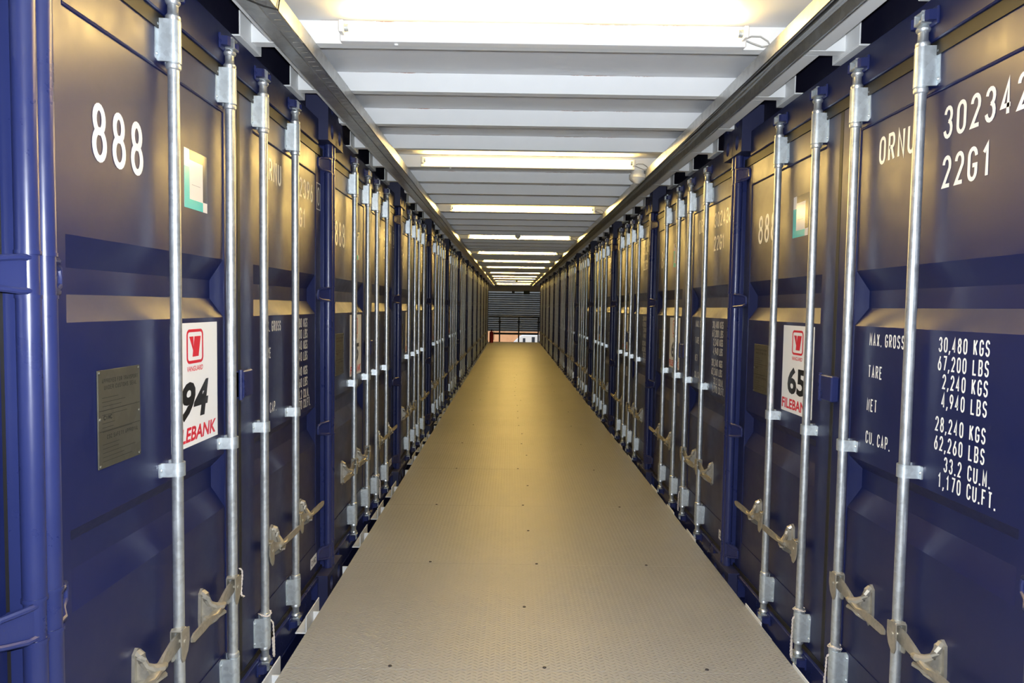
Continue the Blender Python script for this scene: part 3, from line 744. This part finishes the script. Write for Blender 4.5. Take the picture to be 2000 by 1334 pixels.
for i in range(3):
    pts = []; y = YB
    while y < CEND:
        pts.append((1.04 + i*0.022 + r.uniform(-.006, .006), y, ZJ-0.050 + r.uniform(-.004, .006) + i*0.005)); y += 0.35
    link('power_cable', MB().tube(pts, 0.005, 6).mesh('power_cable', CABLE if i else DARKM), label=['black cable lying in the right tray nearest the walkway', 'grey cable lying along the middle of the right tray', 'grey cable in the right tray on its container side'][i], category='cable', group='cables in the right tray')
link('power_cable', MB().tube([(-0.928, 2.20, ZJ-0.03), (-0.926, 2.24, ZJ-0.067), (-0.88, 2.30, ZJ-0.068), (-0.845, 2.35, ZJ-0.067), (-0.806, 2.38, ZJ-0.066), (-0.806, 2.40, ZJ-0.01)], 0.003, 6).mesh('power_cable', DARKM), label='thin dark wire looped across the left tray at the top edge', category='cable')

# ---------------------------------------------------------------- small ceiling devices
def device(name, label, cat, loc, rr, hh, m=PLAST):
    t = thing(name, label, cat, loc)
    link('housing', MB().lathe([(rr, 0), (rr, -hh*0.38), (rr*0.92, -hh*0.42), (rr*0.88, -hh*0.5), (rr*0.35, -hh*0.9), (rr*0.28, -hh)], n=24).mesh('housing', m), t)
    link('mounting_base', MB().lathe([(rr*0.8, 0.03), (rr*0.8, -0.001)], n=20).mesh('mounting_base', m), t); return t
device('smoke_detector', 'round white smoke detector beside the right tray by the second lamp', 'smoke detector', (0.962, 5.345, ZJ-0.03), 0.064, 0.068)
device('smoke_detector', 'small round smoke detector in mid ceiling before the fourth lamp', 'smoke detector', (0.085, 10.25, ZJ-0.002), 0.045, 0.05)
t = thing('hanging_sensor', 'small dark sensor hanging on a rod from the far ceiling', 'sensor', (0.20, 26.4, ZC-0.006))
link('rod', MB().cyl((0, 0, 0), (0, 0, -0.17), 0.014, 8).mesh('rod', IRON), t); link('head', MB().lathe([(0.02, -0.11), (0.042, -0.13), (0.042, -0.17), (0.02, -0.20)], n=12).mesh('head', IRON), t)

# ---------------------------------------------------------------- seal cords tied on the bars
def cord(label, pts, strands=2, r=0.0022):
    P = [Vector(p) for p in pts]
    # resample and twist two strands around each other
    dense = []
    for i in range(len(P)-1):
        n = max(2, int((P[i+1]-P[i]).length/0.004))
        for j in range(n): dense.append(P[i].lerp(P[i+1], j/n))
    dense.append(P[-1])
    for _ in range(6):
        dense = [dense[0]] + [(dense[i-1]+dense[i]*2+dense[i+1])/4 for i in range(1, len(dense)-1)] + [dense[-1]]
    m = MB()
    for s in range(strands):
        out = []
        for i, p in enumerate(dense):
            d = (dense[min(i+1, len(dense)-1)]-dense[max(i-1, 0)]).normalized(); a = d.cross(Vector((0.2, 0.9, 0.3))).normalized(); b = d.cross(a)
            t = i*0.75 + s*2*math.pi/strands; out.append(p + a*math.cos(t)*r*0.9 + b*math.sin(t)*r*0.9)
        m.tube(out, r, 5)
    return link('seal_cord', m.mesh('seal_cord', ROPE), label=label, category='cord', group='twisted cords tied on the locking bars')
def wpt(side, n, u, y, z):
    if side == 'L': return (-XL - y, YL+n*PITCHW+u, BASE+z)
    return (XR + y, YR+n*PITCHW-u, BASE+z)
def tied(side, n, u, z, L, lab, lean=0.0):
    R = 0.0262; pts = []
    for i in range(13):
        a = math.radians(100 + i*340/12); pts.append(wpt(side, n, u+R*math.cos(a), R*math.sin(a)*(1), z - 0.010 + 0.006*math.sin(i)))
    pts += [wpt(side, n, u+0.004+lean*0.3, -0.031, z-0.05), wpt(side, n, u+0.006+lean*0.7, -0.032, z-L*0.6), wpt(side, n, u+0.010+lean, -0.030, z-L), wpt(side, n, u-0.006+lean, -0.031, z-L+0.012), wpt(side, n, u-0.004+lean*.6, -0.030, z-L*0.55)]
    cord(lab, pts)
tied('R', 0, RODS[0], 0.335, 0.26, 'twisted cord tied round the inner bar of the right door lettered 302342', -0.02)
tied('R', 0, -RODS[0], 0.335, 0.24, 'twisted cord hanging at the foot of the bar beside notice 65')
tied('R', 1, RODS[0], 0.335, 0.20, 'twisted cord at the foot of a bar on the second right container', -0.01)
tied('L', 0, RODS[0], 0.335, 0.22, 'twisted cord at the foot of the third bar from the left edge', 0.02)
tied('L', 1, RODS[0], 0.335, 0.20, 'twisted cord at the foot of a bar on the container with notice 95')
cord('short twisted cord looped over the handle hub right of notice 94', [wpt('L', 0, -RODS[0]+0.010, -0.022, 0.655), wpt('L', 0, -RODS[0]+0.030, -0.024, 0.64), wpt('L', 0, -RODS[0]+0.040, -0.02, 0.605), wpt('L', 0, -RODS[0]+0.036, -0.018, 0.57), wpt('L', 0, -RODS[0]+0.020, -0.024, 0.545), wpt('L', 0, -RODS[0]+0.044, -0.026, 0.53)])

# ---------------------------------------------------------------- far end: guard rail, extinguisher, roller shutter
gr = thing('guard_rail', 'black guard rail across the far end of the walkway', 'railing', (0, FEND-0.05, 0))
for x in (-0.50, 0.36, 1.24):
    p = link('rail_post', MB().box(x-0.03, x+0.03, -0.03, 0.03, 0, 1.14).mesh('rail_post', DARKM), gr)
    link('clamp', MB().lathe([(0.03, 0.86), (0.07, 0.88), (0.07, 0.92), (0.03, 0.94)], (x, 0), 10).mesh('clamp', DARKM), p)
link('top_rail', MB().cyl((-1.0, 0, 1.14), (1.28, 0, 1.14), 0.024, 10).mesh('top_rail', DARKM), gr)
link('lower_rail', MB().box(-0.95, 1.27, -0.015, 0.015, 0.33, 0.42).mesh('lower_rail', DARKM), gr)
ex = thing('fire_extinguisher', 'red fire extinguisher standing on the floor at the far left end', 'fire extinguisher', (-0.84, 29.9, 0))
link('cylinder', MB().lathe([(0.07, 0.0), (0.085, 0.012), (0.085, 0.42), (0.07, 0.47), (0.035, 0.50), (0.028, 0.53)], n=20).mesh('cylinder', REDP), ex)
link('valve', MB().lathe([(0.024, 0.53), (0.024, 0.57)], n=12).bbox(-0.012, 0.012, -0.075, 0.03, 0.575, 0.59, 0.003).bbox(-0.010, 0.010, -0.07, 0.02, 0.60, 0.612, 0.003).mesh('valve', DARKM), ex)
link('hose', MB().tube([(0.02, -0.01, 0.55), (0.08, -0.02, 0.54), (0.11, -0.02, 0.44), (0.10, -0.02, 0.25), (0.10, -0.02, 0.12)], 0.011, 8).mesh('hose', DARKM), ex)
WY = 36.0
SZ0, SZ1 = CZ-1.24, CZ+0.80
t = thing('roller_shutter', 'grey ribbed roller shutter at the far end, raised a little off the ground outside', 'roller shutter', (0, WY, 0))
m = MB(); nsl = 18; sh = (SZ1-SZ0)/nsl; prof = []
for i in range(nsl):
    z = SZ0+i*sh; prof += [(0.0, z), (-0.050, z+sh*0.30), (-0.065, z+sh*0.5), (-0.050, z+sh*0.70)]
prof.append((0, SZ1)); vs = [(x, y, z) for x in (-2.3, 2.7) for y, z in prof]; n = len(prof)
m.add(vs, [(i, i+1, i+1+n, i+n) for i in range(n-1)]); m.box(-2.3, 2.7, 0.001, 0.01, SZ0, SZ1)
link('curtain', m.mesh('curtain', SHUT), t)
link('bottom_bar', MB().bbox(-2.3, 2.7, -0.06, 0.03, SZ0-0.05, SZ0, 0.005).mesh('bottom_bar', SHUT), t)
struct('trim_1', MB().box(-2.6, 3.0, CEND+0.02, CEND+0.08, CZ+0.765, CZ+1.22), OLIVE)
link('junction_box', MB().bbox(0.03, 0.17, 0, 0.07, -0.05, 0.06, 0.008).mesh('junction_box', DARKM), None, (0, CEND-0.05, CZ+0.735), label='small black box fixed at mid top of the roller shutter', category='box')
link('sign_board', MB().bbox(0.62, 0.92, 0, 0.02, -0.10, 0.10, 0.004).mesh('sign_board', mat('dark_green_sign', (0.03, 0.05, 0.02), 0.5)), None, (0, CEND, CZ+0.72), label='small dark green sign board at top right of the roller shutter', category='sign')

# ---------------------------------------------------------------- the hall round the stacks, and the yard outside
HZ0, HZ1 = BASE-HT-0.05, BASE+2*HT+0.6
struct('wall_end', MB().box(-8.6, -2.3, WY, WY+0.25, HZ0, HZ1).box(2.7, 9.0, WY, WY+0.25, HZ0, HZ1).box(-2.3, 2.7, WY, WY+0.25, SZ1, HZ1), GREYW)
struct('wall_left', MB().box(-8.6, -8.4, -9, WY, HZ0, HZ1), GREYW); struct('wall_right', MB().box(8.8, 9.0, -9, WY, HZ0, HZ1), GREYW)
struct('wall_back', MB().box(-8.6, 9.0, -9.2, -9, HZ0, HZ1), GREYW)
# the hall roof has an unseen gap added above the shutter to light it
struct('roof', MB().box(-8.6, 9.0, -9.2, WY-2.5, HZ1, HZ1+0.1).box(-8.6, 9.0, WY-0.1, WY+0.25, HZ1, HZ1+0.1).box(-8.6, -4.0, WY-2.5, WY-0.1, HZ1, HZ1+0.1).box(4.4, 9.0, WY-2.5, WY-0.1, HZ1, HZ1+0.1), GREYW)
struct('hall_floor', MB().box(-8.6, 9.0, -9.2, WY+0.25, HZ0-0.1, HZ0), CONC)
struct('ground', MB().box(-60, 60, WY+0.25, 140, HZ0-0.12, HZ0-0.02), TAN)
struct('yard_wall', MB().box(-40, 40, 62, 62.3, HZ0, HZ0+4.2), TAN)
v = thing('van', 'white van parked outside beyond the roller shutter, seen under it', 'van', (2.55, 44, HZ0-0.02))
def b_vanbody():
    m = MB(); P = [(2.3, 0.35), (-2.2, 0.35), (-2.4, 0.6), (-2.4, 1.2), (-2.35, 2.18), (-1.9, 2.60), (-1.7, 2.66), (2.2, 2.66), (2.35, 2.5)]
    m.prism(P, 'y', -0.95, 0.95); return m
link('body', b_vanbody().mesh('body', VANW), v)
for x0, x1, z0, z1 in ((-1.78, -1.62, 1.5, 2.5), (-1.22, -1.02, 1.5, 2.58), (-0.6, 0.6, 1.5, 2.2)):
    link('window', MB().box(x0, x1, -0.956, -0.951, z0, z1).mesh('window', GLASS), v)
for x in (-1.5, 1.5):
    for y in (-0.95, 0.75):
        link('wheel', MB().cyl((x, y-0.02, 0.34), (x, y+0.2, 0.34), 0.34, 20).mesh('wheel', DARKM), v)
